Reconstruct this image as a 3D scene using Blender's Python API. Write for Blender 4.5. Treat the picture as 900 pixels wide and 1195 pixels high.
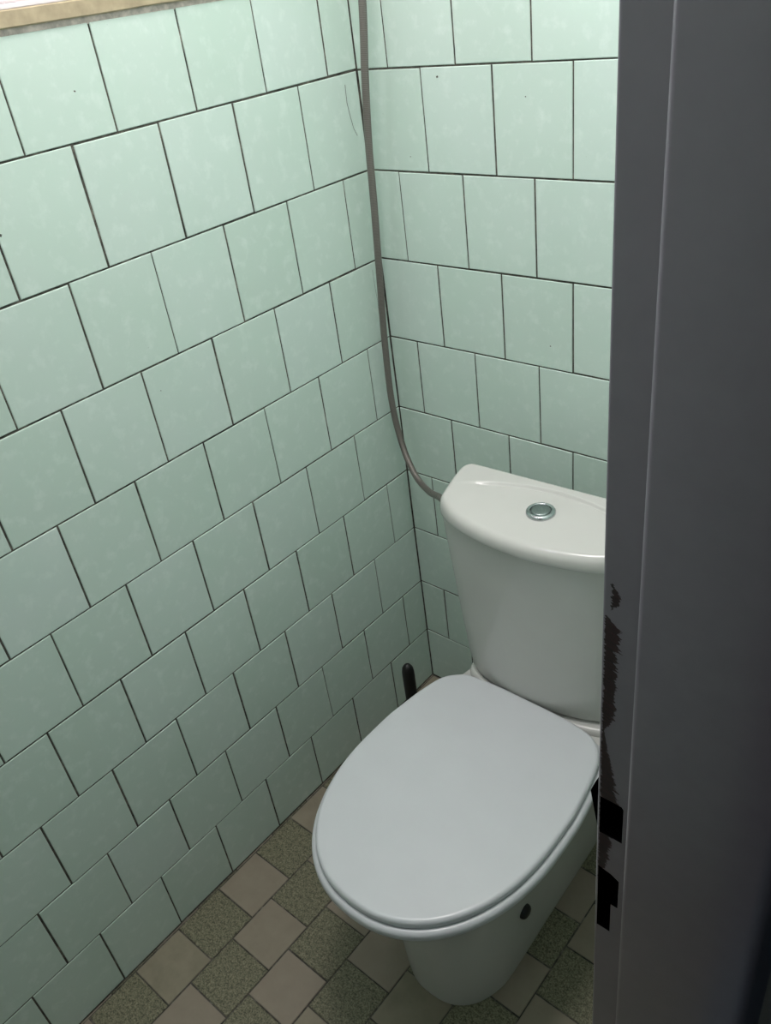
import bpy, bmesh, math, random
from mathutils import Vector, Matrix
from mathutils.noise import noise as pnoise
random.seed(7)
for o in list(bpy.data.objects):
    bpy.data.objects.remove(o)
S = bpy.context.scene
C = S.collection

# ------------------------------------------------------------------ camera, world, light, exposure
cam_d = bpy.data.cameras.new('camera')
cam = bpy.data.objects.new('camera', cam_d)
C.objects.link(cam)
cam_d.sensor_fit = 'VERTICAL'
cam_d.sensor_height = 24.0
cam_d.lens = 24.0 * 979.542 / 1195.0
cam_d.clip_start = 0.02
CAM = Vector((1.0468, -1.138, 1.5159))
cam.matrix_world = Matrix.Translation(CAM) @ (Matrix.Rotation(math.radians(44.7852), 4, 'Z')
    @ Matrix.Rotation(math.radians(56.8043), 4, 'X') @ Matrix.Rotation(math.radians(-8.3651), 4, 'Z'))
S.camera = cam

world = bpy.data.worlds.new('sky')
S.world = world
world.use_nodes = True
bg = world.node_tree.nodes['Background']
bg.inputs['Color'].default_value = (0.80, 0.90, 1.0, 1)
bg.inputs['Strength'].default_value = 1.0


def area(name, loc, target, sx, sy, power, col):
    l = bpy.data.lights.new(name, 'AREA')
    l.shape = 'RECTANGLE'
    l.size, l.size_y, l.energy, l.color = sx, sy, power, col
    o = bpy.data.objects.new(name, l)
    o.location = loc
    o.rotation_euler = (Vector(target) - Vector(loc)).to_track_quat('-Z', 'Y').to_euler()
    C.objects.link(o)
    return o


# daylight falling in through the window above the left wall's tiles
area('window_daylight', (-0.30, -0.75, 2.15), (0.6, -0.55, 1.0), 0.9, 0.9, 35, (0.92, 0.915, 1.0))
# the toilet room's own ceiling lamp and a weak fill light added in the unseen passage
area('ceiling_lamp_light', (0.46, -0.52, 2.26), (0.46, -0.52, 0), 0.3, 0.3, 11, (1.0, 0.935, 0.93))
area('passage_fill_light', (1.65, -1.9, 2.40), (1.6, -1.8, 0), 0.5, 0.5, 1.3, (0.82, 0.90, 1.0))

S.view_settings.view_transform = 'Standard'
S.view_settings.look = 'None'
S.view_settings.gamma = 1.0
S.view_settings.use_curve_mapping = False
S.view_settings.exposure = 0.0

# ------------------------------------------------------------------ materials
def srgb(r, g, b):
    f = lambda c: (c / 255 / 12.92) if c <= 10 else ((c / 255 + 0.055) / 1.055) ** 2.4
    return (f(r), f(g), f(b), 1)


class NT:
    def __init__(s, name):
        s.m = bpy.data.materials.new(name)
        s.m.use_nodes = True
        s.t = s.m.node_tree
        s.b = s.t.nodes['Principled BSDF']

    def n(s, typ, **kw):
        x = s.t.nodes.new(typ)
        for k, v in kw.items():
            setattr(x, k, v)
        return x

    def l(s, a, b):
        s.t.links.new(a, b)

    def noise(s, scale, detail=3, rough=0.5, vec=None, dist=0.0):
        x = s.n('ShaderNodeTexNoise')
        x.inputs['Scale'].default_value = scale
        x.inputs['Detail'].default_value = detail
        x.inputs['Roughness'].default_value = rough
        x.inputs['Distortion'].default_value = dist
        if vec is not None:
            s.l(vec, x.inputs['Vector'])
        return x.outputs['Fac']

    def ramp(s, fac, stops, interp='LINEAR'):
        x = s.n('ShaderNodeValToRGB')
        e = x.color_ramp.elements
        x.color_ramp.interpolation = interp
        while len(e) < len(stops):
            e.new(0.5)
        for i, (p, c) in enumerate(stops):
            e[i].position = p
            e[i].color = c if len(c) == 4 else (*c, 1)
        s.l(fac, x.inputs[0])
        return x.outputs['Color']

    def mix(s, fac, a, b, blend='MIX'):
        x = s.n('ShaderNodeMix', data_type='RGBA', blend_type=blend)
        for sock, v in ((x.inputs[0], fac), (x.inputs[6], a), (x.inputs[7], b)):
            if hasattr(v, 'is_output'):
                s.l(v, sock)
            else:
                sock.default_value = v
        return x.outputs[2]

    def math(s, op, a, b=0.0, clamp=False):
        x = s.n('ShaderNodeMath', operation=op, use_clamp=clamp)
        for sock, v in ((x.inputs[0], a), (x.inputs[1], b)):
            if hasattr(v, 'is_output'):
                s.l(v, sock)
            else:
                sock.default_value = v
        return x.outputs[0]

    def bump(s, h, strength, dist):
        x = s.n('ShaderNodeBump')
        x.inputs['Strength'].default_value = strength
        x.inputs['Distance'].default_value = dist
        s.l(h, x.inputs['Height'])
        s.l(x.outputs[0], s.b.inputs['Normal'])

    def obj(s):
        return s.n('ShaderNodeTexCoord').outputs['Object']

    def attr(s, name):
        return s.n('ShaderNodeAttribute', attribute_name=name)

    def set(s, **kw):
        for k, v in kw.items():
            s.b.inputs[k.replace('_', ' ')].default_value = v


def plain(name, col, rough=0.5, metal=0.0, var=0.06, vscale=30, bump=0.0, spec=0.5):
    t = NT(name)
    o = t.obj()
    f = t.noise(vscale, 4, 0.6, o)
    d = tuple(c * (1 - var * 2) for c in col[:3]) + (1,)
    e = tuple(min(1, c * (1 + var * 2)) for c in col[:3]) + (1,)
    t.l(t.ramp(f, [(0.3, d), (0.7, e)]), t.b.inputs['Base Color'])
    t.set(Roughness=rough, Metallic=metal, Specular_IOR_Level=spec)
    if bump:
        t.bump(f, bump, 0.001)
    return t.m


def tile_mat():
    t = NT('pale_green_glazed_tile')
    o = t.obj()
    a = t.attr('tint')
    base = t.ramp(a.outputs['Fac'], [(0.0, srgb(194, 212, 202)), (0.5, srgb(200, 217, 208)), (1.0, srgb(204, 219, 213))])
    mott = t.noise(42, 5, 0.62, o)
    c = t.mix(t.ramp(mott, [(0.52, (0, 0, 0)), (0.72, (0.55, 0.55, 0.55))]), base, srgb(221, 233, 227))
    mott2 = t.noise(9, 3, 0.5, o)
    c = t.mix(t.ramp(mott2, [(0.35, (0.16, 0.16, 0.16)), (0.6, (0, 0, 0))]), c, srgb(184, 212, 195))
    sp = t.noise(140, 2, 0.5, o)
    c = t.mix(t.ramp(sp, [(0.76, (0, 0, 0)), (0.80, (0.2, 0.2, 0.2))]), c, srgb(110, 130, 115))
    t.l(c, t.b.inputs['Base Color'])
    t.set(Roughness=0.42, Specular_IOR_Level=0.35)
    t.bump(t.noise(18, 2, 0.5, o), 0.12, 0.004)
    return t.m


def grout_mat():
    t = NT('dark_grout')
    o = t.obj()
    f = t.noise(38, 5, 0.7, o)
    t.l(t.ramp(f, [(0.35, srgb(44, 45, 41)), (0.56, srgb(88, 85, 77)), (0.69, srgb(128, 123, 113)), (0.76, srgb(190, 192, 184))]), t.b.inputs['Base Color'])
    t.set(Roughness=0.9)
    return t.m


def floor_mat():
    t = NT('speckled_floor_tile')
    o = t.obj()
    k = t.attr('tint').outputs['Color']
    sep = t.n('ShaderNodeSeparateColor')
    t.l(k, sep.inputs[0])
    # light tiles: soft clouded beige
    cl = t.noise(26, 4, 0.6, o)
    light = t.ramp(cl, [(0.3, srgb(126, 120, 102)), (0.7, srgb(140, 133, 115))])
    light = t.mix(t.math('MULTIPLY', sep.outputs[1], 0.5), light, srgb(150, 136, 126))
    # dark tiles: granite-like speckle
    s1 = t.noise(330, 3, 0.7, o)
    s2 = t.noise(140, 4, 0.7, o)
    sp = t.math('ADD', t.math('MULTIPLY', s1, 0.6), t.math('MULTIPLY', s2, 0.4))
    dark = t.ramp(sp, [(0.40, srgb(70, 72, 56)), (0.50, srgb(112, 110, 90)), (0.60, srgb(140, 136, 114))])
    c = t.mix(sep.outputs[0], light, dark)
    t.l(c, t.b.inputs['Base Color'])
    t.set(Roughness=0.55, Specular_IOR_Level=0.3)
    return t.m


def frame_mat():
    t = NT('grey_painted_steel')
    o = t.obj()
    sep = t.n('ShaderNodeSeparateXYZ')
    t.l(o, sep.inputs[0])
    x, y, z = sep.outputs
    paint = t.ramp(t.noise(55, 4, 0.6, o), [(0.3, srgb(98, 91, 99)), (0.7, srgb(102, 95, 103))])
    # paint worn off by the door's edge: ragged strokes reaching out from the stop's stall-side edge
    st = t.n('ShaderNodeCombineXYZ')
    t.l(t.math('MULTIPLY', x, 60), st.inputs[0])
    t.l(t.math('ADD', t.math('MULTIPLY', z, 330), t.math('MULTIPLY', x, 110)), st.inputs[2])
    strokes = t.noise(1.0, 3, 0.7, st.outputs[0])
    big = t.noise(35, 3, 0.6, o)
    zz = t.math('DIVIDE', t.math('SUBTRACT', z, 0.82), 0.40)     # 0 at z .82, 1 at z 1.22

    def W(v):
        return (v, v, v, 1)
    P = lambda zv: (zv - 0.82) / 0.40
    width = t.ramp(zz, [(0.0, W(0)), (P(0.905), W(0.05)), (P(0.915), W(0.30)), (P(0.947), W(0.42)), (P(0.985), W(0.50)), (P(1.0), W(0.62)),
                        (P(1.022), W(0.42)), (P(1.05), W(0.18)), (P(1.066), W(0.05)), (P(1.078), W(0.36)), (P(1.11), W(0.42)),
                        (P(1.158), W(0.42)), (P(1.168), W(0.02)), (P(1.178), W(0.42)), (P(1.19), W(0.28)), (P(1.197), W(0.0))])
    dx = t.math('DIVIDE', t.math('SUBTRACT', x, 0.8635), 0.024)
    wv = t.math('ADD', t.math('MULTIPLY', width, 1.0), t.math('MULTIPLY', t.math('SUBTRACT', strokes, 0.5), t.math('MULTIPLY', width, 1.5)))
    wv = t.math('SUBTRACT', wv, t.math('MULTIPLY', t.math('SUBTRACT', 0.5, big), 0.25))
    m = t.math('GREATER_THAN', wv, t.math('MAXIMUM', dx, 0.06))
    m = t.math('MULTIPLY', m, t.math('GREATER_THAN', width, 0.03))
    m = t.math('MULTIPLY', m, t.math('GREATER_THAN', y, -0.7795))
    m = t.math('MULTIPLY', m, t.math('LESS_THAN', y, -0.7765))
    m = t.math('MULTIPLY', m, t.math('GREATER_THAN', dx, t.math('ADD', t.math('MULTIPLY', t.math('GREATER_THAN', z, 1.168), 0.16), t.math('MULTIPLY', t.math('SUBTRACT', strokes, 0.45), 0.35))))
    prim = t.ramp(strokes, [(0.35, srgb(18, 8, 9)), (0.65, srgb(44, 16, 19))])
    t.l(t.mix(m, paint, prim), t.b.inputs['Base Color'])
    t.l(t.math('ADD', t.math('MULTIPLY', m, 0.3), 0.28), t.b.inputs['Roughness'])
    t.set(Specular_IOR_Level=0.45)
    t.l(t.math('MULTIPLY', t.math('SUBTRACT', 1.0, m), 0.7), t.b.inputs['Coat Weight'])
    t.b.inputs['Coat Roughness'].default_value = 0.17
    t.bump(t.noise(160, 2, 0.5, o), 0.03, 0.001)
    return t.m


def porcelain(name, col, rough):
    t = NT(name)
    f = t.noise(14, 3, 0.5, t.obj())
    t.l(t.ramp(f, [(0.3, tuple(c * 0.97 for c in col[:3])), (0.7, col[:3])]), t.b.inputs['Base Color'])
    t.set(Roughness=rough, Specular_IOR_Level=0.5)
    t.b.inputs['Coat Weight'].default_value = 0.05
    t.b.inputs['Coat Roughness'].default_value = 0.08
    return t.m


def hose_mat():
    t = NT('braided_steel_hose')
    uv = t.attr('tint').outputs['Color']
    sep = t.n('ShaderNodeSeparateColor')
    t.l(uv, sep.inputs[0])
    a = t.math('SINE', t.math('MULTIPLY', sep.outputs[0], 3000))
    t.l(t.ramp(a, [(0.0, srgb(112, 106, 101)), (1.0, srgb(138, 132, 127))]), t.b.inputs['Base Color'])
    t.set(Roughness=0.42, Metallic=0.55)
    t.bump(a, 0.3, 0.0006)
    return t.m


M = dict(
    tile=tile_mat(), grout=grout_mat(), floor=floor_mat(), frame=frame_mat(), hose=hose_mat(),
    ceramic=porcelain('white_glazed_ceramic', srgb(198, 197, 193), 0.22),
    seat=porcelain('white_seat_plastic', srgb(194, 197, 200), 0.30),
    chrome=plain('brushed_chrome', srgb(190, 194, 196), 0.22, 1.0, 0.03, 60),
    dull=plain('dull_chrome', srgb(150, 158, 158), 0.35, 1.0, 0.10, 400),
    black=plain('black_plastic', srgb(16, 15, 16), 0.5, 0, 0.1, 80),
    void=plain('black_recess', srgb(6, 5, 6), 0.9, 0, 0.1, 60, 0, 0.0),
    paint=plain('white_wall_paint', srgb(226, 226, 220), 0.8, 0, 0.02, 12),
    grey=plain('grey_wall_paint', srgb(150, 152, 146), 0.8, 0, 0.03, 12),
    hallfloor=plain('grey_passage_floor', srgb(86, 106, 124), 0.6, 0, 0.08, 40),
    stone=plain('beige_sill_stone', srgb(172, 157, 130), 0.75, 0, 0.07, 60, 0.2),
    mortar=plain('rough_grey_mortar', srgb(208, 194, 186), 0.95, 0, 0.16, 70, 0.6),
    pvc=plain('white_window_frame', srgb(236, 224, 226), 0.35, 0, 0.01, 20),
)


def glass_mat():
    t = NT('window_glass')
    tr = t.n('ShaderNodeBsdfTransparent')
    gl = t.n('ShaderNodeBsdfGlossy')
    gl.inputs['Roughness'].default_value = 0.05
    fr = t.n('ShaderNodeFresnel')
    fr.inputs[0].default_value = 1.45
    mx = t.n('ShaderNodeMixShader')
    t.l(fr.outputs[0], mx.inputs[0]); t.l(tr.outputs[0], mx.inputs[1]); t.l(gl.outputs[0], mx.inputs[2])
    t.l(mx.outputs[0], t.t.nodes['Material Output'].inputs['Surface'])
    return t.m


M['glass'] = glass_mat()

# ------------------------------------------------------------------ helpers
def link(name, bm, mats, parent=None, smooth=False, angle=None):
    me = bpy.data.meshes.new(name)
    if smooth:
        bmesh.ops.recalc_face_normals(bm, faces=bm.faces[:])
    bm.normal_update()
    bm.to_mesh(me)
    bm.free()
    for m in (mats if isinstance(mats, (list, tuple)) else [mats]):
        me.materials.append(m)
    if smooth:
        for p in me.polygons:
            p.use_smooth = True
        if angle:
            me.set_sharp_from_angle(angle=math.radians(angle))
    o = bpy.data.objects.new(name, me)
    C.objects.link(o)
    if parent:
        o.parent = parent
        o.matrix_parent_inverse = Matrix.Translation(-parent.location)
    return o


def tag(o, label=None, cat=None, kind=None, group=None):
    for k, v in (('label', label), ('category', cat), ('kind', kind), ('group', group)):
        if v:
            o[k] = v
    return o


def empty(name, loc, label, cat):
    o = bpy.data.objects.new(name, None)
    o.location = loc
    o.empty_display_size = 0.1
    C.objects.link(o)
    return tag(o, label, cat)


def box(bm, x0, x1, y0, y1, z0, z1, mi=0, bev=0.0):
    vs = [bm.verts.new((x, y, z)) for z in (z0, z1) for y in (y0, y1) for x in (x0, x1)]
    fs = []
    for q in ((0, 2, 3, 1), (4, 5, 7, 6), (0, 1, 5, 4), (2, 6, 7, 3), (0, 4, 6, 2), (1, 3, 7, 5)):
        f = bm.faces.new([vs[i] for i in q])
        f.material_index = mi
        fs.append(f)
    if bev:
        es = list({e for f in fs for e in f.edges})
        r = bmesh.ops.bevel(bm, geom=es, offset=bev, segments=2, affect='EDGES', profile=0.5)
        for f in r['faces']:
            f.material_index = mi
    return fs


def loft(bm, rings, cap0=True, cap1=True, mi=0):
    """rings: lists of equal length of 3-D points"""
    R = [[bm.verts.new(p) for p in r] for r in rings]
    n = len(R[0])
    for a, b in zip(R, R[1:]):
        for i in range(n):
            f = bm.faces.new((a[i], a[(i + 1) % n], b[(i + 1) % n], b[i]))
            f.material_index = mi
    if cap0:
        bm.faces.new(list(reversed(R[0]))).material_index = mi
    if cap1:
        bm.faces.new(R[-1]).material_index = mi
    return R


def catmull(pts, n):
    out = []
    P = [Vector(p) for p in pts]
    P = [P[0] * 2 - P[1]] + P + [P[-1] * 2 - P[-2]]
    for i in range(1, len(P) - 2):
        a, b, c, d = P[i - 1:i + 3]
        for k in range(n):
            t = k / n
            out.append(0.5 * ((2 * b) + (c - a) * t + (2 * a - 5 * b + 4 * c - d) * t * t + (3 * b - a - 3 * c + d) * t ** 3))
    out.append(P[-2].copy())
    return out


def tube(bm, path, r, seg=12, tint=None, mi=0, radii=None):
    rings = []
    up = Vector((0, 0, 1))
    nrm = None
    s = 0
    lens = []
    for i, p in enumerate(path):
        d = (path[min(i + 1, len(path) - 1)] - path[max(i - 1, 0)]).normalized()
        if nrm is None:
            nrm = d.orthogonal().normalized()
        nrm = (nrm - d * nrm.dot(d)).normalized()
        bn = d.cross(nrm)
        rr = radii[i] if radii else r
        rings.append([p + (nrm * math.cos(2 * math.pi * k / seg) + bn * math.sin(2 * math.pi * k / seg)) * rr for k in range(seg)])
        lens.append(s)
        if i + 1 < len(path):
            s += (path[i + 1] - p).length
    R = loft(bm, rings, mi=mi)
    if tint is not None:
        for ring, l in zip(R, lens):
            for v in ring:
                v[tint] = (l, 0, 0, 1)


def lathe(bm, prof, cx, cy, seg=48, mi=0):
    rings = [[Vector((cx + r * math.cos(2 * math.pi * k / seg), cy + r * math.sin(2 * math.pi * k / seg), z)) for k in range(seg)] for r, z in prof]
    return loft(bm, rings, mi=mi)


# ------------------------------------------------------------------ tiled walls and floor
ROW = [0.0, 0.151, 0.3008, 0.4527, 0.6032, 0.7546, 0.9061, 1.0593, 1.2126, 1.369]
for _ in range(8):
    ROW.append(ROW[-1] + 0.152)
J = 0.0030     # joint width


def add_tile(bm, tint, place, a0, a1, b0, b1, mi=1, proud=0.0016, tilt=0.0004, val=None, bw=0.0009):
    """place(a, b, d): wall coordinates to a point, d is out of the wall"""
    tx, ty = random.uniform(-tilt, tilt), random.uniform(-tilt, tilt)
    v = val if val else (random.random(), random.random(), random.random(), 1)
    ca = [(a0, b0), (a1, b0), (a1, b1), (a0, b1)]
    am, bmid = (a0 + a1) / 2, (b0 + b1) / 2
    lo, mid, top = [], [], []
    for a, b in ca:
        sa, sb = (1 if a < am else -1), (1 if b < bmid else -1)
        e = tx * (-sa) + ty * (-sb)
        lo.append(bm.verts.new(place(a, b, -0.0012)))
        mid.append(bm.verts.new(place(a, b, proud * 0.55 + e)))
        top.append(bm.verts.new(place(a + sa * bw, b + sb * bw, proud + e)))
    for vv in lo + mid + top:
        vv[tint] = v
    for p, q in ((lo, mid), (mid, top)):
        for i in range(4):
            bm.faces.new((p[i], p[(i + 1) % 4], q[(i + 1) % 4], q[i])).material_index = mi
    bm.faces.new(top).material_index = mi


def tile_rows(bm, tint, place, amax, pitch, odd, even, zmax, hole=None):
    for k in range(len(ROW) - 1):
        z0, z1 = ROW[k] + J / 2, min(ROW[k + 1], zmax) - J / 2
        if z1 - z0 < 0.01:
            break
        ph = odd if k % 2 else even
        js = [0.0] + [x for x in (ph + i * pitch for i in range(-1, 40)) if 0.012 < x < amax - 0.012] + [amax]
        for a, b in zip(js, js[1:]):
            q = [random.uniform(-0.0005, 0.0005) for _ in range(4)]
            add_tile(bm, tint, place, a + J / 2 + q[0], b - J / 2 + q[1], z0 + q[2], z1 + q[3])


def ribbon(bm, place, pts, w, mi):
    prev = None
    for i, (a, b) in enumerate(pts):
        d = Vector(pts[min(i + 1, len(pts) - 1)]) - Vector(pts[max(i - 1, 0)])
        n = Vector((-d.y, d.x)).normalized() * w / 2
        cur = (bm.verts.new(place(a + n.x, b + n.y, 0.0021)), bm.verts.new(place(a - n.x, b - n.y, 0.0021)))
        if prev:
            bm.faces.new((prev[0], prev[1], cur[1], cur[0])).material_index = mi
        prev = cur


YF = -1.45       # inner face of the stall's front wall
CEIL = 2.45
XR = 0.867       # inner face of the right wall
XH = 0.981       # its passage side
D = 0.0016       # tile faces stand this far proud, so the glazed faces lie on x = 0 and y = 0

# left wall, tiled up to the window sill, window opening above
bm = bmesh.new()
ti = bm.verts.layers.float_color.new('tint')
W0, W1, Z0, Z1 = -1.30, -0.12, 1.545, 2.25
box(bm, -0.20, -D, YF - 0.1, 0.10, -0.1, 1.500, 0)
box(bm, -0.20, 0.0, YF - 0.1, 0.10, 1.500, Z0, 2)
box(bm, -0.20, 0.0, YF - 0.1, W0, Z0, Z1, 2)
box(bm, -0.20, 0.0, W1, 0.10, Z0, Z1, 2)
box(bm, -0.20, 0.0, YF - 0.1, 0.10, Z1, CEIL + 0.1, 2)
pl = lambda a, b, d: Vector((-D + d, -a, b))
tile_rows(bm, ti, pl, -YF, 0.1344, 0.0675, 0.0028, 1.4955)
ribbon(bm, pl, [(0.033, 1.352), (0.034, 1.325), (0.030, 1.303), (0.026, 1.285), (0.019, 1.272)], 0.0009, 0)
ribbon(bm, pl, [(0.026, 1.045), (0.025, 1.01), (0.023, 0.985), (0.024, 0.95)], 0.0006, 0)
for a, z, w in ((0.5145, 1.4247, 0.0022), (0.6685, 1.2925, 0.0042), (0.5180, 1.0188, 0.0014)):
    ribbon(bm, pl, [(a, z), (a + w, z + w * 0.6)], w * 0.8, 0)
tag(link('wall_left', bm, [M['grout'], M['tile'], M['paint']]), kind='structure')

# back wall
bm = bmesh.new()
ti = bm.verts.layers.float_color.new('tint')
box(bm, -0.20, 1.1, D, 0.12, -0.1, 1.975, 0)
box(bm, -0.20, 1.1, 0.0, 0.12, 1.975, CEIL + 0.1, 2)
pb = lambda a, b, d: Vector((a, D - d, b))
tile_rows(bm, ti, lambda a, b, d: pb(a, b, d), XR, 0.1333, 0.0656, -0.0022 + 0.1333, 1.975)
for a, z, w in ((0.1627, 1.3540, 0.0034), (0.3203, 1.3246, 0.0018), (0.0952, 1.2369, 0.0016), (0.3550, 0.9469, 0.0022)):
    ribbon(bm, pb, [(a, z), (a + w, z + w * 0.3)], w * 0.8, 0)
tag(link('wall_back', bm, [M['grout'], M['tile'], M['paint']]), kind='structure')

# right wall with the door opening (the frame fills its edge)
YD0, YD1 = -0.740, -1.385
bm = bmesh.new()
ti = bm.verts.layers.float_color.new('tint')
box(bm, XR + D, XH, YD0, 0.0, -0.1, CEIL + 0.1, 0)
box(bm, XR + D, XH, YF - 0.1, YD1, -0.1, CEIL + 0.1, 0)
box(bm, XR + D, XH, YD1, YD0, 2.02, CEIL + 0.1, 2)
box(bm, XH, XH + 0.004, -0.735, 1.2, -0.1, CEIL + 0.1, 3)
box(bm, XH, XH + 0.004, -2.6, -1.39, -0.1, CEIL + 0.1, 3)
pr_ = lambda a, b, d: Vector((XR + D - d, -a, b))
tile_rows(bm, ti, pr_, 0.724, 0.1344, 0.0675, 0.0028, 1.975)
box(bm, XR, XR + D, YD0, 0.0, 1.975, CEIL, 2)
tag(link('wall_right', bm, [M['grout'], M['tile'], M['paint'], M['grey']]), kind='structure')

# front wall of the stall
bm = bmesh.new()
ti = bm.verts.layers.float_color.new('tint')
box(bm, -0.2, XH, YF - 0.1, YF - D, -0.1, 1.975, 0)
box(bm, -0.2, XH, YF - 0.1, YF, 1.975, CEIL + 0.1, 2)
tile_rows(bm, ti, lambda a, b, d: Vector((XR - a, YF - D + d, b)), XR, 0.1333, 0.0656, 0.131, 1.975)
tag(link('wall_front', bm, [M['grout'], M['tile'], M['paint']]), kind='structure')

# ceiling over stall and passage
bm = bmesh.new()
box(bm, -0.3, 2.5, -2.7, 1.3, CEIL, CEIL + 0.1, 0)
tag(link('ceiling', bm, M['paint']), kind='structure')

# passage outside the door
bm = bmesh.new()
box(bm, 2.3, 2.4, -2.7, 1.3, -0.1, CEIL, 0)
tag(link('wall_passage_side', bm, M['grey']), kind='structure')
bm = bmesh.new()
box(bm, XH, 2.3, -2.7, -2.6, -0.1, CEIL, 0)
tag(link('wall_passage_front', bm, M['grey']), kind='structure')
bm = bmesh.new()
box(bm, XH, 2.3, 1.2, 1.3, -0.1, CEIL, 0)
tag(link('wall_passage_back', bm, M['grey']), kind='structure')

# floor: square tiles in columns, each column stepped half a tile, light and speckled tiles alternating
bm = bmesh.new()
ti = bm.verts.layers.float_color.new('tint')
box(bm, -0.05, 0.90, YF, 0.0, -0.08, -0.0014, 0)
box(bm, 0.90, 2.3, -2.6, 1.2, -0.08, -0.0005, 2)
FP = 0.1024
for c in range(-1, 9):
    x0, x1 = 0.0045 + c * FP, 0.0045 + (c + 1) * FP
    off = -0.6675 - c * FP / 2          # centre of a light tile
    for i in range(-10, 14):
        yc = off + i * FP
        y0, y1 = max(yc - FP / 2, YF), min(yc + FP / 2, 0)
        X0, X1 = max(x0, 0), min(x1, 0.90)
        if y1 - y0 < 0.006 or X1 - X0 < 0.003:
            continue
        dark = i % 2
        q = [random.uniform(-0.0005, 0.0005) for _ in range(4)]
        add_tile(bm, ti, lambda a, b, d: Vector((a, b, -0.0014 + d)), X0 + 0.0014 + q[0], X1 - 0.0014 + q[1],
                 y0 + 0.0014 + q[2], y1 - 0.0014 + q[3], 1, 0.0014, 0.0002, (float(dark), random.random(), random.random(), 1), 0.0008)
tag(link('floor', bm, [M['grout'], M['floor'], M['hallfloor']]), kind='structure')

# ------------------------------------------------------------------ window sill and window
bm = bmesh.new()
vs = []
n = 60
prof = [(-0.0, 1.5005), (0.0045, 1.5005), (0.006, 1.502), (0.006, 1.5175), (0.0045, 1.519), (-0.0, 1.519)]
rings = []
for i in range(n + 1):
    y = YF + (0.0 - YF) * i / n
    w = 0.0007 * pnoise(Vector((0, y * 12, 0)))
    rings.append([Vector((x + (w if x > 0.004 else 0), y, z + w)) for x, z in prof])
loft(bm, rings)
mi = len(bm.faces)
tag(link('trim_1', bm, M['stone'], None, True, 40), 'beige stone edging strip along the top of the left tiled wall', 'trim', 'structure')
bm = bmesh.new()
rings = []
for i in range(n * 3 + 1):
    y = YF + (0.0 - YF) * i / (n * 3)
    w = 0.0016 * pnoise(Vector((3, y * 25, 0))) + 0.001 * pnoise(Vector((5, y * 90, 0)))
    rings.append([Vector((-0.001, y, 1.5004)), Vector((-0.001, y, 1.4925)), Vector((0.0004 + w * 0.4, y, 1.4950 + w)), Vector((0.0012 + w * 0.4, y, 1.5004))])
loft(bm, rings)
tag(link('trim_2', bm, M['mortar'], None, True, 50), 'thin line of rough grey mortar under the beige edging strip', 'trim', 'structure')

win = empty('window_1', (0, (W0 + W1) / 2, 1.519), 'pale window frame above the beige edging strip at top left', 'window')
tag(win, kind='structure')
bm = bmesh.new()
box(bm, -0.05, 0.005, W0 - 0.1, W1 + 0.1, 1.519, 1.5245, 0, 0.001)
box(bm, -0.05, 0.003, W0 - 0.1, W1 + 0.1, 1.5245, 1.565, 0, 0.002)
box(bm, -0.05, 0.009, W0 - 0.1, W1 + 0.1, Z1 - 0.03, Z1 + 0.02, 0, 0.002)
box(bm, -0.05, 0.009, W0 - 0.1, W0 + 0.03, 1.565, Z1 - 0.03, 0, 0.002)
box(bm, -0.05, 0.009, W1 - 0.03, W1 + 0.1, 1.565, Z1 - 0.03, 0, 0.002)
link('window_frame', bm, M['pvc'], win)
bm = bmesh.new()
for a, b, c, d in ((W0 + 0.03, W1 - 0.03, 1.565, 1.61), (W0 + 0.03, W1 - 0.03, Z1 - 0.075, Z1 - 0.03)):
    box(bm, -0.045, -0.005, a, b, c, d, 0, 0.003)
for a, b in ((W0 + 0.03, W0 + 0.075), (W1 - 0.075, W1 - 0.03)):
    box(bm, -0.045, -0.005, a, b, 1.61, Z1 - 0.075, 0, 0.003)
link('sash', bm, M['pvc'], win)
bm = bmesh.new()
box(bm, -0.028, -0.024, W0 + 0.074, W1 - 0.074, 1.609, Z1 - 0.074, 0)
link('pane', bm, M['glass'], win)

# ceiling lamp of the stall (out of the picture)
# ------------------------------------------------------------------ steel door frame
def round_poly(pts, seg=5):
    out = []
    n = len(pts)
    for i, (x, y, r) in enumerate(pts):
        p = Vector((x, y))
        if r == 0:
            out.append(p)
            continue
        a = (Vector(pts[i - 1][:2]) - p).normalized()
        b = (Vector(pts[(i + 1) % n][:2]) - p).normalized()
        # right angles only
        c = p + (a + b) * r
        p0, p1 = p + a * r, p + b * r
        a0 = math.atan2(p0.y - c.y, p0.x - c.x)
        a1 = math.atan2(p1.y - c.y, p1.x - c.x)
        dlt = (a1 - a0 + math.pi) % (2 * math.pi) - math.pi
        for k in range(seg + 1):
            t = a0 + dlt * k / seg
            out.append(c + Vector((math.cos(t), math.sin(t))) * r)
    return out


door = empty('door_1', (0.93, -1.08, 0), 'grey painted steel door frame at right with paint worn off near its black strike holes', 'door frame')
tag(door, kind='structure')
prof = [(0.8615, -0.728, 0), (0.8615, -0.778, 0.0022), (0.8905, -0.778, 0), (0.8905, -0.793, 0.0042), (0.9880, -0.793, 0.009), (0.9880, -0.728, 0)]
P2 = round_poly(prof)
bm = bmesh.new()
zs = [0.0, 2.0]
loft(bm, [[Vector((p.x, p.y, z)) for p in P2] for z in zs])
bmesh.ops.recalc_face_normals(bm, faces=bm.faces[:])
jamb = link('jamb', bm, [M['frame'], M['void']], door, True, 25)
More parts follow.
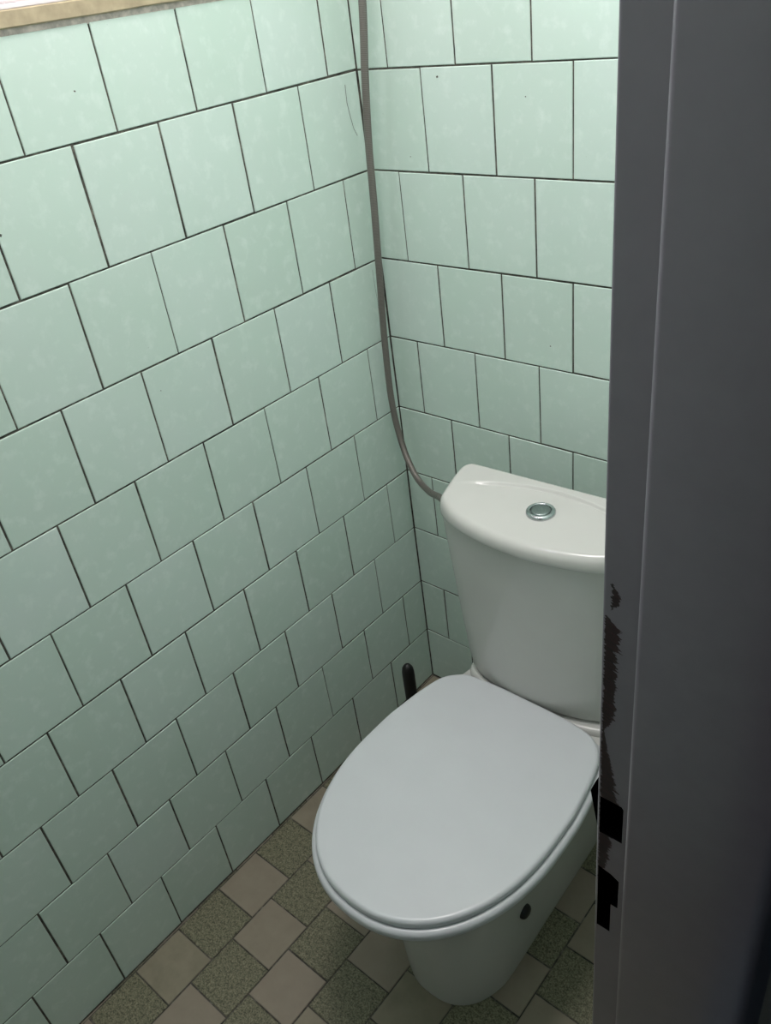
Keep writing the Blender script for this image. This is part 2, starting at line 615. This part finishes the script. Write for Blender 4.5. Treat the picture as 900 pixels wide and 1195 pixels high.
# cut the strike holes: latch hole above, stepped bolt hole below
def hole_prism(pts, y0, y1):
    b = bmesh.new()
    loft(b, [[Vector((x, y, z)) for x, z in pts] for y in (y0, y1)])
    bmesh.ops.recalc_face_normals(b, faces=b.faces[:])
    o = link('cutter', b, M['void'])
    return o
cut = [hole_prism([(0.8640, 0.9535), (0.8822, 0.9535), (0.8822, 0.992), (0.8806, 0.9945), (0.8640, 0.9945)], -0.79, -0.757),
       hole_prism([(0.8640, 0.8300), (0.8756, 0.8300), (0.8756, 0.8690), (0.8814, 0.8690), (0.8814, 0.9045), (0.8750, 0.9085), (0.8640, 0.9110)], -0.79, -0.757)]
for c in cut:
    md = jamb.modifiers.new('b', 'BOOLEAN')
    md.operation = 'DIFFERENCE'
    md.solver = 'EXACT'
    md.object = c
    try:
        md.material_mode = 'TRANSFER'
    except Exception:
        pass
bpy.context.view_layer.update()
dg = bpy.context.evaluated_depsgraph_get()
me = bpy.data.meshes.new_from_object(jamb.evaluated_get(dg))
jamb.modifiers.clear()
jamb.data = me
for c in cut:
    bpy.data.objects.remove(c)
while len(me.materials) < 2:
    me.materials.append(M['void'])
me.materials[0] = M['frame']
me.materials[1] = M['void']
for p in me.polygons:
    c = p.center
    inside = (0.8639 < c.x < 0.8823) and (-0.7775 < c.y < -0.7565) and 0.82 < c.z < 1.0
    p.material_index = 1 if inside else 0  # hole walls coloured black to stand for the hollow frame's dark inside
me.set_sharp_from_angle(angle=math.radians(25))
# the black plastic latch box behind the strike, poking past the frame's stall edge
bm = bmesh.new()
loft(bm, [[Vector((x, y, z)) for x, z in ((0.8614, 0.938), (0.8570, 0.962), (0.8530, 0.987), (0.8570, 1.000), (0.8614, 1.012))] for y in (-0.772, -0.735)])
bmesh.ops.recalc_face_normals(bm, faces=bm.faces[:])
tag(link('latch_box', bm, M['void'], door), 'black plastic latch box')
# far jamb and head of the same frame
bm = bmesh.new()
mir = [Vector((p.x, -0.793 - 0.589 - (p.y + 0.793))) for p in P2]
loft(bm, [[Vector((p.x, p.y, z)) for p in mir] for z in zs])
bmesh.ops.recalc_face_normals(bm, faces=bm.faces[:])
link('jamb', bm, M['frame'], door, True, 25)
bm = bmesh.new()
box(bm, 0.8615, 0.988, -1.447, -0.728, 2.0, 2.05, 0, 0.002)
link('frame_head', bm, M['frame'], door)

# ------------------------------------------------------------------ toilet
XC = 0.4650
toilet = empty('toilet', (XC, -0.40, 0), 'white ceramic close-coupled toilet with its lid closed on the tiled floor', 'toilet')


def outline(half, n=160):
    """half: (y, half width) from the back to the front tip; gives a closed symmetric loop resampled evenly"""
    right = catmull([(w, y, 0) for y, w in half], 10)
    loop = [Vector((p.x, p.y)) for p in right] + [Vector((-p.x, p.y)) for p in reversed(right[1:-1])] if half[0][1] == 0 else \
           [Vector((p.x, p.y)) for p in right] + [Vector((-p.x, p.y)) for p in reversed(right[:-1])]
    L = [0.0]
    m = len(loop)
    for i in range(m):
        L.append(L[-1] + (loop[(i + 1) % m] - loop[i]).length)
    out = []
    j = 0
    for k in range(n):
        s = L[-1] * k / n
        while L[j + 1] < s:
            j += 1
        f = (s - L[j]) / max(1e-9, L[j + 1] - L[j])
        out.append(loop[j].lerp(loop[(j + 1) % m], f))
    return out


def offset(loop, d):
    n = len(loop)
    out = []
    for i in range(n):
        t = (loop[(i + 1) % n] - loop[i - 1]).normalized()
        nr = Vector((t.y, -t.x))
        out.append(loop[i] + nr * d)
    # outwards must enlarge the loop
    return out


def orient(loop):
    a = sum(loop[i - 1].x * loop[i].y - loop[i].x * loop[i - 1].y for i in range(len(loop)))
    return loop if a > 0 else list(reversed(loop))


def ring(loop, z):
    return [Vector((XC + p.x, p.y, z(p) if callable(z) else z)) for p in loop]


def shrink(loop, s, c):
    c = Vector(c)
    return [c + (p - c) * s for p in loop]


def turn(bm, deg, c):
    c = Vector((c[0], c[1], 0))
    bmesh.ops.rotate(bm, cent=c, matrix=Matrix.Rotation(math.radians(deg), 3, 'Z'), verts=bm.verts[:])


LID = orient(outline([(-0.271, 0), (-0.271, 0.05), (-0.2735, 0.090), (-0.279, 0.124), (-0.290, 0.142), (-0.310, 0.159), (-0.350, 0.171), (-0.42, 0.181),
                      (-0.455, 0.1828)] + [(-0.487 - 0.246 * u, 0.183 * max(0.0, 1 - u ** 2.2) ** (1 / 2.2)) for u in (0, 0.12, 0.25, 0.38, 0.5, 0.62, 0.72, 0.81, 0.88, 0.935, 0.972, 0.993, 1.0)], 200))
# lid
ctr = (0, -0.50)
bm = bmesh.new()
dome = lambda s: 0.0035 * (1 - s * s)
rings = [ring(offset(LID, -0.010), 0.4035), ring(offset(LID, -0.002), 0.4035), ring(LID, 0.4055)]
for k in range(0, 7):
    a = math.pi / 2 * k / 6
    rings.append(ring(offset(LID, -0.007 * (1 - math.cos(a))), 0.4115 + 0.0065 * math.sin(a)))
inner = offset(LID, -0.007)
for s in (0.97, 0.92, 0.85, 0.72, 0.55, 0.35, 0.15, 0.03):
    rings.append(ring(shrink(inner, s, ctr), 0.418 + dome(s)))
loft(bm, rings)
turn(bm, -0.4, (XC, -0.30))
link('lid', bm, M['seat'], toilet, True, 50)
# seat ring
SEAT = offset(LID, 0.0085)
SEAT = [Vector((p.x, min(p.y, -0.276))) for p in SEAT]
hole = orient(outline([(-0.36, 0), (-0.362, 0.05), (-0.38, 0.088), (-0.45, 0.108), (-0.55, 0.106), (-0.62, 0.075), (-0.648, 0.03), (-0.651, 0)], 200))
bm = bmesh.new()
rings = []
for k in range(0, 5):
    a = math.pi / 2 * k / 4
    rings.append(ring(offset(SEAT, -0.009 * (1 - math.sin(a))), 0.3905 - 0.0085 * math.cos(a)))
for k in range(0, 6):
    a = math.pi / 2 * k / 5
    rings.append(ring(offset(SEAT, -0.007 * (1 - math.cos(a))), 0.3945 + 0.008 * math.sin(a)))
rings.append(ring(hole, 0.4015))
rings.append(ring(hole, 0.3825))
R = loft(bm, rings, False, False)
n = len(R[0])
for i in range(n):
    bm.faces.new((R[-1][i], R[-1][(i + 1) % n], R[0][(i + 1) % n], R[0][i]))
turn(bm, -0.4, (XC, -0.30))
link('seat', bm, M['seat'], toilet, True, 60)

# bowl and pedestal
def bowl_sec(front, hw, back, hb, n=160, full=0.5):
    """plan section: rounded front tip at y=front, widest hw, back edge y=back with half width hb"""
    Ln = back - front
    mid = front + Ln * full
    h = [(back, 0), (back, hb * 0.6), (back - 0.004, hb * 0.9), (back - 0.03, hb)]
    ymid2 = (back - 0.03) * 0.45 + mid * 0.55
    h += [(ymid2, hb * 0.45 + hw * 0.55), (mid, hw)]
    for a in (20, 38, 54, 68, 80):
        a = math.radians(a)
        h.append((mid - (mid - front) * math.sin(a), hw * math.cos(a) ** 0.82))
    h.append((front, 0))
    return orient(outline(h, n))


secs = [(0.0, -0.624, 0.0975, 0.096, 0.13), (0.012, -0.625, 0.0985, 0.097, 0.13), (0.06, -0.6275, 0.099, 0.097, 0.14), (0.12, -0.633, 0.0995, 0.098, 0.16),
        (0.18, -0.638, 0.101, 0.100, 0.20), (0.23, -0.643, 0.106, 0.104, 0.24), (0.28, -0.655, 0.117, 0.112, 0.30), (0.32, -0.680, 0.137, 0.122, 0.38),
        (0.35, -0.719, 0.163, 0.134, 0.42), (0.370, -0.7265, 0.1705, 0.140, 0.42), (0.379, -0.7275, 0.1715, 0.141, 0.42), (0.3825, -0.722, 0.167, 0.137, 0.42)]
bm = bmesh.new()
rings = []
for z, fr, hw, hb, fl in secs:
    rings.append(ring(bowl_sec(fr, hw, -0.150, hb, 160, max(0.24, fl / 0.59)), z))
loft(bm, rings)
# shelf that carries the cistern
SH = orient(outline([(-0.137, 0), (-0.137, 0.08), (-0.138, 0.12), (-0.146, 0.142), (-0.165, 0.150), (-0.205, 0.152), (-0.230, 0.150), (-0.246, 0.141), (-0.256, 0.122), (-0.266, 0.09), (-0.270, 0.05), (-0.271, 0)], 160))
rings = [ring(offset(SH, -0.03), 0.335), ring(offset(SH, -0.008), 0.362), ring(SH, 0.378)]
for k in range(0, 5):
    a = math.pi / 2 * k / 4
    rings.append(ring(offset(SH, -0.009 * (1 - math.cos(a))), 0.387 + 0.009 * math.sin(a)))
rings.append(ring(offset(SH, -0.012), 0.3966))
rings.append(ring(offset(SH, -0.020), 0.3975))
rings.append(ring(offset(SH, -0.030), 0.4005))
loft(bm, rings)
turn(bm, 1.3, (XC, -0.20))
bowl = link('bowl', bm, M['ceramic'], toilet, True, 60)

# cistern
def tank_sec(hwb, yb, hws, ys, yf, n=160):
    """back half width hwb at yb, side half width hws at ys, front tip yf"""
    b = ys - yf
    h = [(yb, 0), (yb, hwb * 0.6), (yb, hwb * 0.84), (yb - 0.002, hwb * 0.925), (yb - 0.008, hwb * 0.972), (yb - 0.017, hwb * 0.995), (yb - 0.030, hwb)]
    h += [((yb + ys) / 2, (hwb + hws) / 2 + 0.0035), (ys + b * 0.12, hws)]
    for s, w in ((0.13, 0.968), (0.33, 0.90), (0.56, 0.775), (0.76, 0.59), (0.90, 0.38), (0.98, 0.17)):
        h.append((ys - b * s, hws * w))
    h.append((yf, 0))
    return orient(outline(h, n))


bm = bmesh.new()
rings = []
TZ0, TZ1 = 0.400, 0.745
for k in range(0, 15):
    t = k / 14
    z = TZ0 + 0.010 + (TZ1 - TZ0 - 0.010) * t
    e = t ** 0.85
    rings.append(ring(tank_sec(0.150 + 0.036 * e, -0.142, 0.1465 + 0.030 * e, -0.224 - 0.010 * e, -0.269 - 0.019 * e), z))
r0 = tank_sec(0.150, -0.142, 0.1465, -0.224, -0.269)
rings = [ring(offset(r0, -0.012), TZ0), ring(offset(r0, -0.005), TZ0 + 0.0015), ring(offset(r0, -0.0015), TZ0 + 0.005)] + rings
loft(bm, rings)
turn(bm, 3.6, (XC, -0.20))
tank = link('tank', bm, M['ceramic'], toilet, True, 60)

# cistern lid: dished top behind a rolled front edge, raised ledge along the back
TL = tank_sec(0.191, -0.1300, 0.1765, -0.238, -0.2975, 400)


def sm(a, b, x):
    t = max(0, min(1, (x - a) / (b - a)))
    return t * t * (3 - 2 * t)


def top_z(p):
    x, y = p.x, p.y
    z = 0.780
    arc = -0.1545 - 1.75 * x * x
    ledge = sm(arc - 0.005, arc + 0.001, y)
    z -= 0.0048 * (1 - ledge) * (1 - sm(0.11, 0.17, abs(x)))
    groove = math.exp(-((y - arc + 0.003) / 0.0025) ** 2)
    z -= 0.0008 * groove * (1 - sm(0.10, 0.16, abs(x)))
    z -= 0.006 * sm(-0.19, -0.30, y) if False else 0
    f = max(0.0, (-0.20 - y) / 0.10)
    z -= 0.007 * f * f
    return z


bm = bmesh.new()
rings = [ring(offset(TL, -0.008), 0.7445), ring(offset(TL, -0.0015), 0.7445), ring(TL, 0.7465), ring(offset(TL, 0.0005), 0.752)]
R0 = 0.013
ins = 0.0
for k in range(1, 9):
    a = math.pi / 2 * k / 8
    L_ = offset(TL, -R0 * (1 - math.cos(a)))
    rings.append([Vector((XC + p.x, p.y, 0.7555 + (top_z(p) - 0.7555) * math.sin(a))) for p in L_])
base = offset(TL, -R0)
tc = (0, -0.205)
for s in [0.99 - 0.01 * i for i in range(0, 80)] + [0.15, 0.1, 0.05, 0.02]:
    rings.append([Vector((XC + p.x, p.y, top_z(p))) for p in shrink(base, s, tc)])
loft(bm, rings)
turn(bm, 2.7, (XC, -0.20))
tlid = link('tank_lid', bm, M['ceramic'], toilet, True, 60)
BX, BY, BZ = XC - 0.001, -0.2135, 0.7755
bm = bmesh.new()
lathe(bm, [(0.0232, BZ - 0.002), (0.0232, BZ + 0.0022), (0.0222, BZ + 0.0040), (0.0200, BZ + 0.0054), (0.0176, BZ + 0.0056), (0.0166, BZ + 0.0046), (0.0162, BZ + 0.002)], BX, BY)
tag(link('button_ring', bm, M['chrome'], tlid, True, 60), 'chrome ring of the flush button')
bm = bmesh.new()
lathe(bm, [(0.0152, BZ - 0.001), (0.0152, BZ + 0.0040), (0.0145, BZ + 0.0052), (0.0128, BZ + 0.0056), (0.006, BZ + 0.0056), (0.001, BZ + 0.0056)], BX, BY)
tag(link('flush_button', bm, M['dull'], tlid, True, 60), 'dull chrome flush button')

# dark round cap on the bowl's right side, laid on the surface
from mathutils.bvhtree import BVHTree
bpy.context.view_layer.update()
bv = BVHTree.FromObject(bowl, bpy.context.evaluated_depsgraph_get())
hit, nor, _, _ = bv.ray_cast(Vector((1.2, -0.467, 0.139)), Vector((-1, 0, 0)))
if hit is None:
    hit, nor = Vector((0.57, -0.467, 0.139)), Vector((1, 0, 0))
if nor.x < 0:
    nor = -nor
q = nor.to_track_quat('Z', 'Y').to_matrix().to_4x4()
bm = bmesh.new()
lathe(bm, [(0.0135, -0.004), (0.0135, 0.0025), (0.0125, 0.0055), (0.0100, 0.0080), (0.006, 0.0094), (0.001, 0.0100)], 0, 0, 32)
bmesh.ops.transform(bm, matrix=Matrix.Translation(hit) @ q, verts=bm.verts[:])
tag(link('fixing_cap', bm, M['black'], bowl, True, 50), 'round black fixing cap')

# ------------------------------------------------------------------ hose
hose = empty('hose', (0.045, -0.05, 1.2), 'grey braided steel hose hanging down the wall corner to the toilet cistern', 'hose')
path = catmull([(0.079, -0.045, 1.62), (0.070, -0.045, 1.467), (0.057, -0.045, 1.364), (0.047, -0.045, 1.262), (0.042, -0.045, 1.167), (0.033, -0.045, 1.031),
                (0.0255, -0.045, 0.914), (0.0285, -0.050, 0.792), (0.047, -0.055, 0.702), (0.088, -0.073, 0.655), (0.146, -0.105, 0.654),
                (0.205, -0.147, 0.684), (0.250, -0.188, 0.713), (0.2740, -0.2075, 0.7240)], 14)
bm = bmesh.new()
ti = bm.verts.layers.float_color.new('tint')
tube(bm, path, 0.0062, 14, ti)
link('hose_sleeve', bm, M['hose'], hose, True, 60)

# ------------------------------------------------------------------ toilet brush in its pot
bx, by = 0.135, -0.222
pot = bmesh.new()
lathe(pot, [(0.040, 0.0), (0.043, 0.004), (0.044, 0.05), (0.046, 0.105), (0.046, 0.110), (0.043, 0.110), (0.041, 0.05), (0.038, 0.008), (0.002, 0.008)], bx, by, 40)
tag(link('brush_pot', pot, M['black'], None, True, 50), 'black toilet brush pot on the floor between toilet and left wall', 'brush holder')
brush = empty('toilet_brush', (bx, by, 0.009), 'black toilet brush handle standing upright behind the toilet lid by the left wall', 'toilet brush')
bm = bmesh.new()
prof = [(0.006, 0.08), (0.0075, 0.10), (0.0115, 0.13), (0.0130, 0.18), (0.0133, 0.255), (0.0130, 0.266), (0.0115, 0.2755), (0.0075, 0.2825), (0.003, 0.286), (0.0005, 0.2865)]
lathe(bm, prof, bx, by, 24)
link('handle', bm, M['black'], brush, True, 60)
bm = bmesh.new()
lathe(bm, [(0.004, 0.010), (0.026, 0.012), (0.030, 0.03), (0.030, 0.07), (0.022, 0.088), (0.005, 0.092)], bx, by, 24)
link('bristles', bm, M['black'], brush, True, 60)
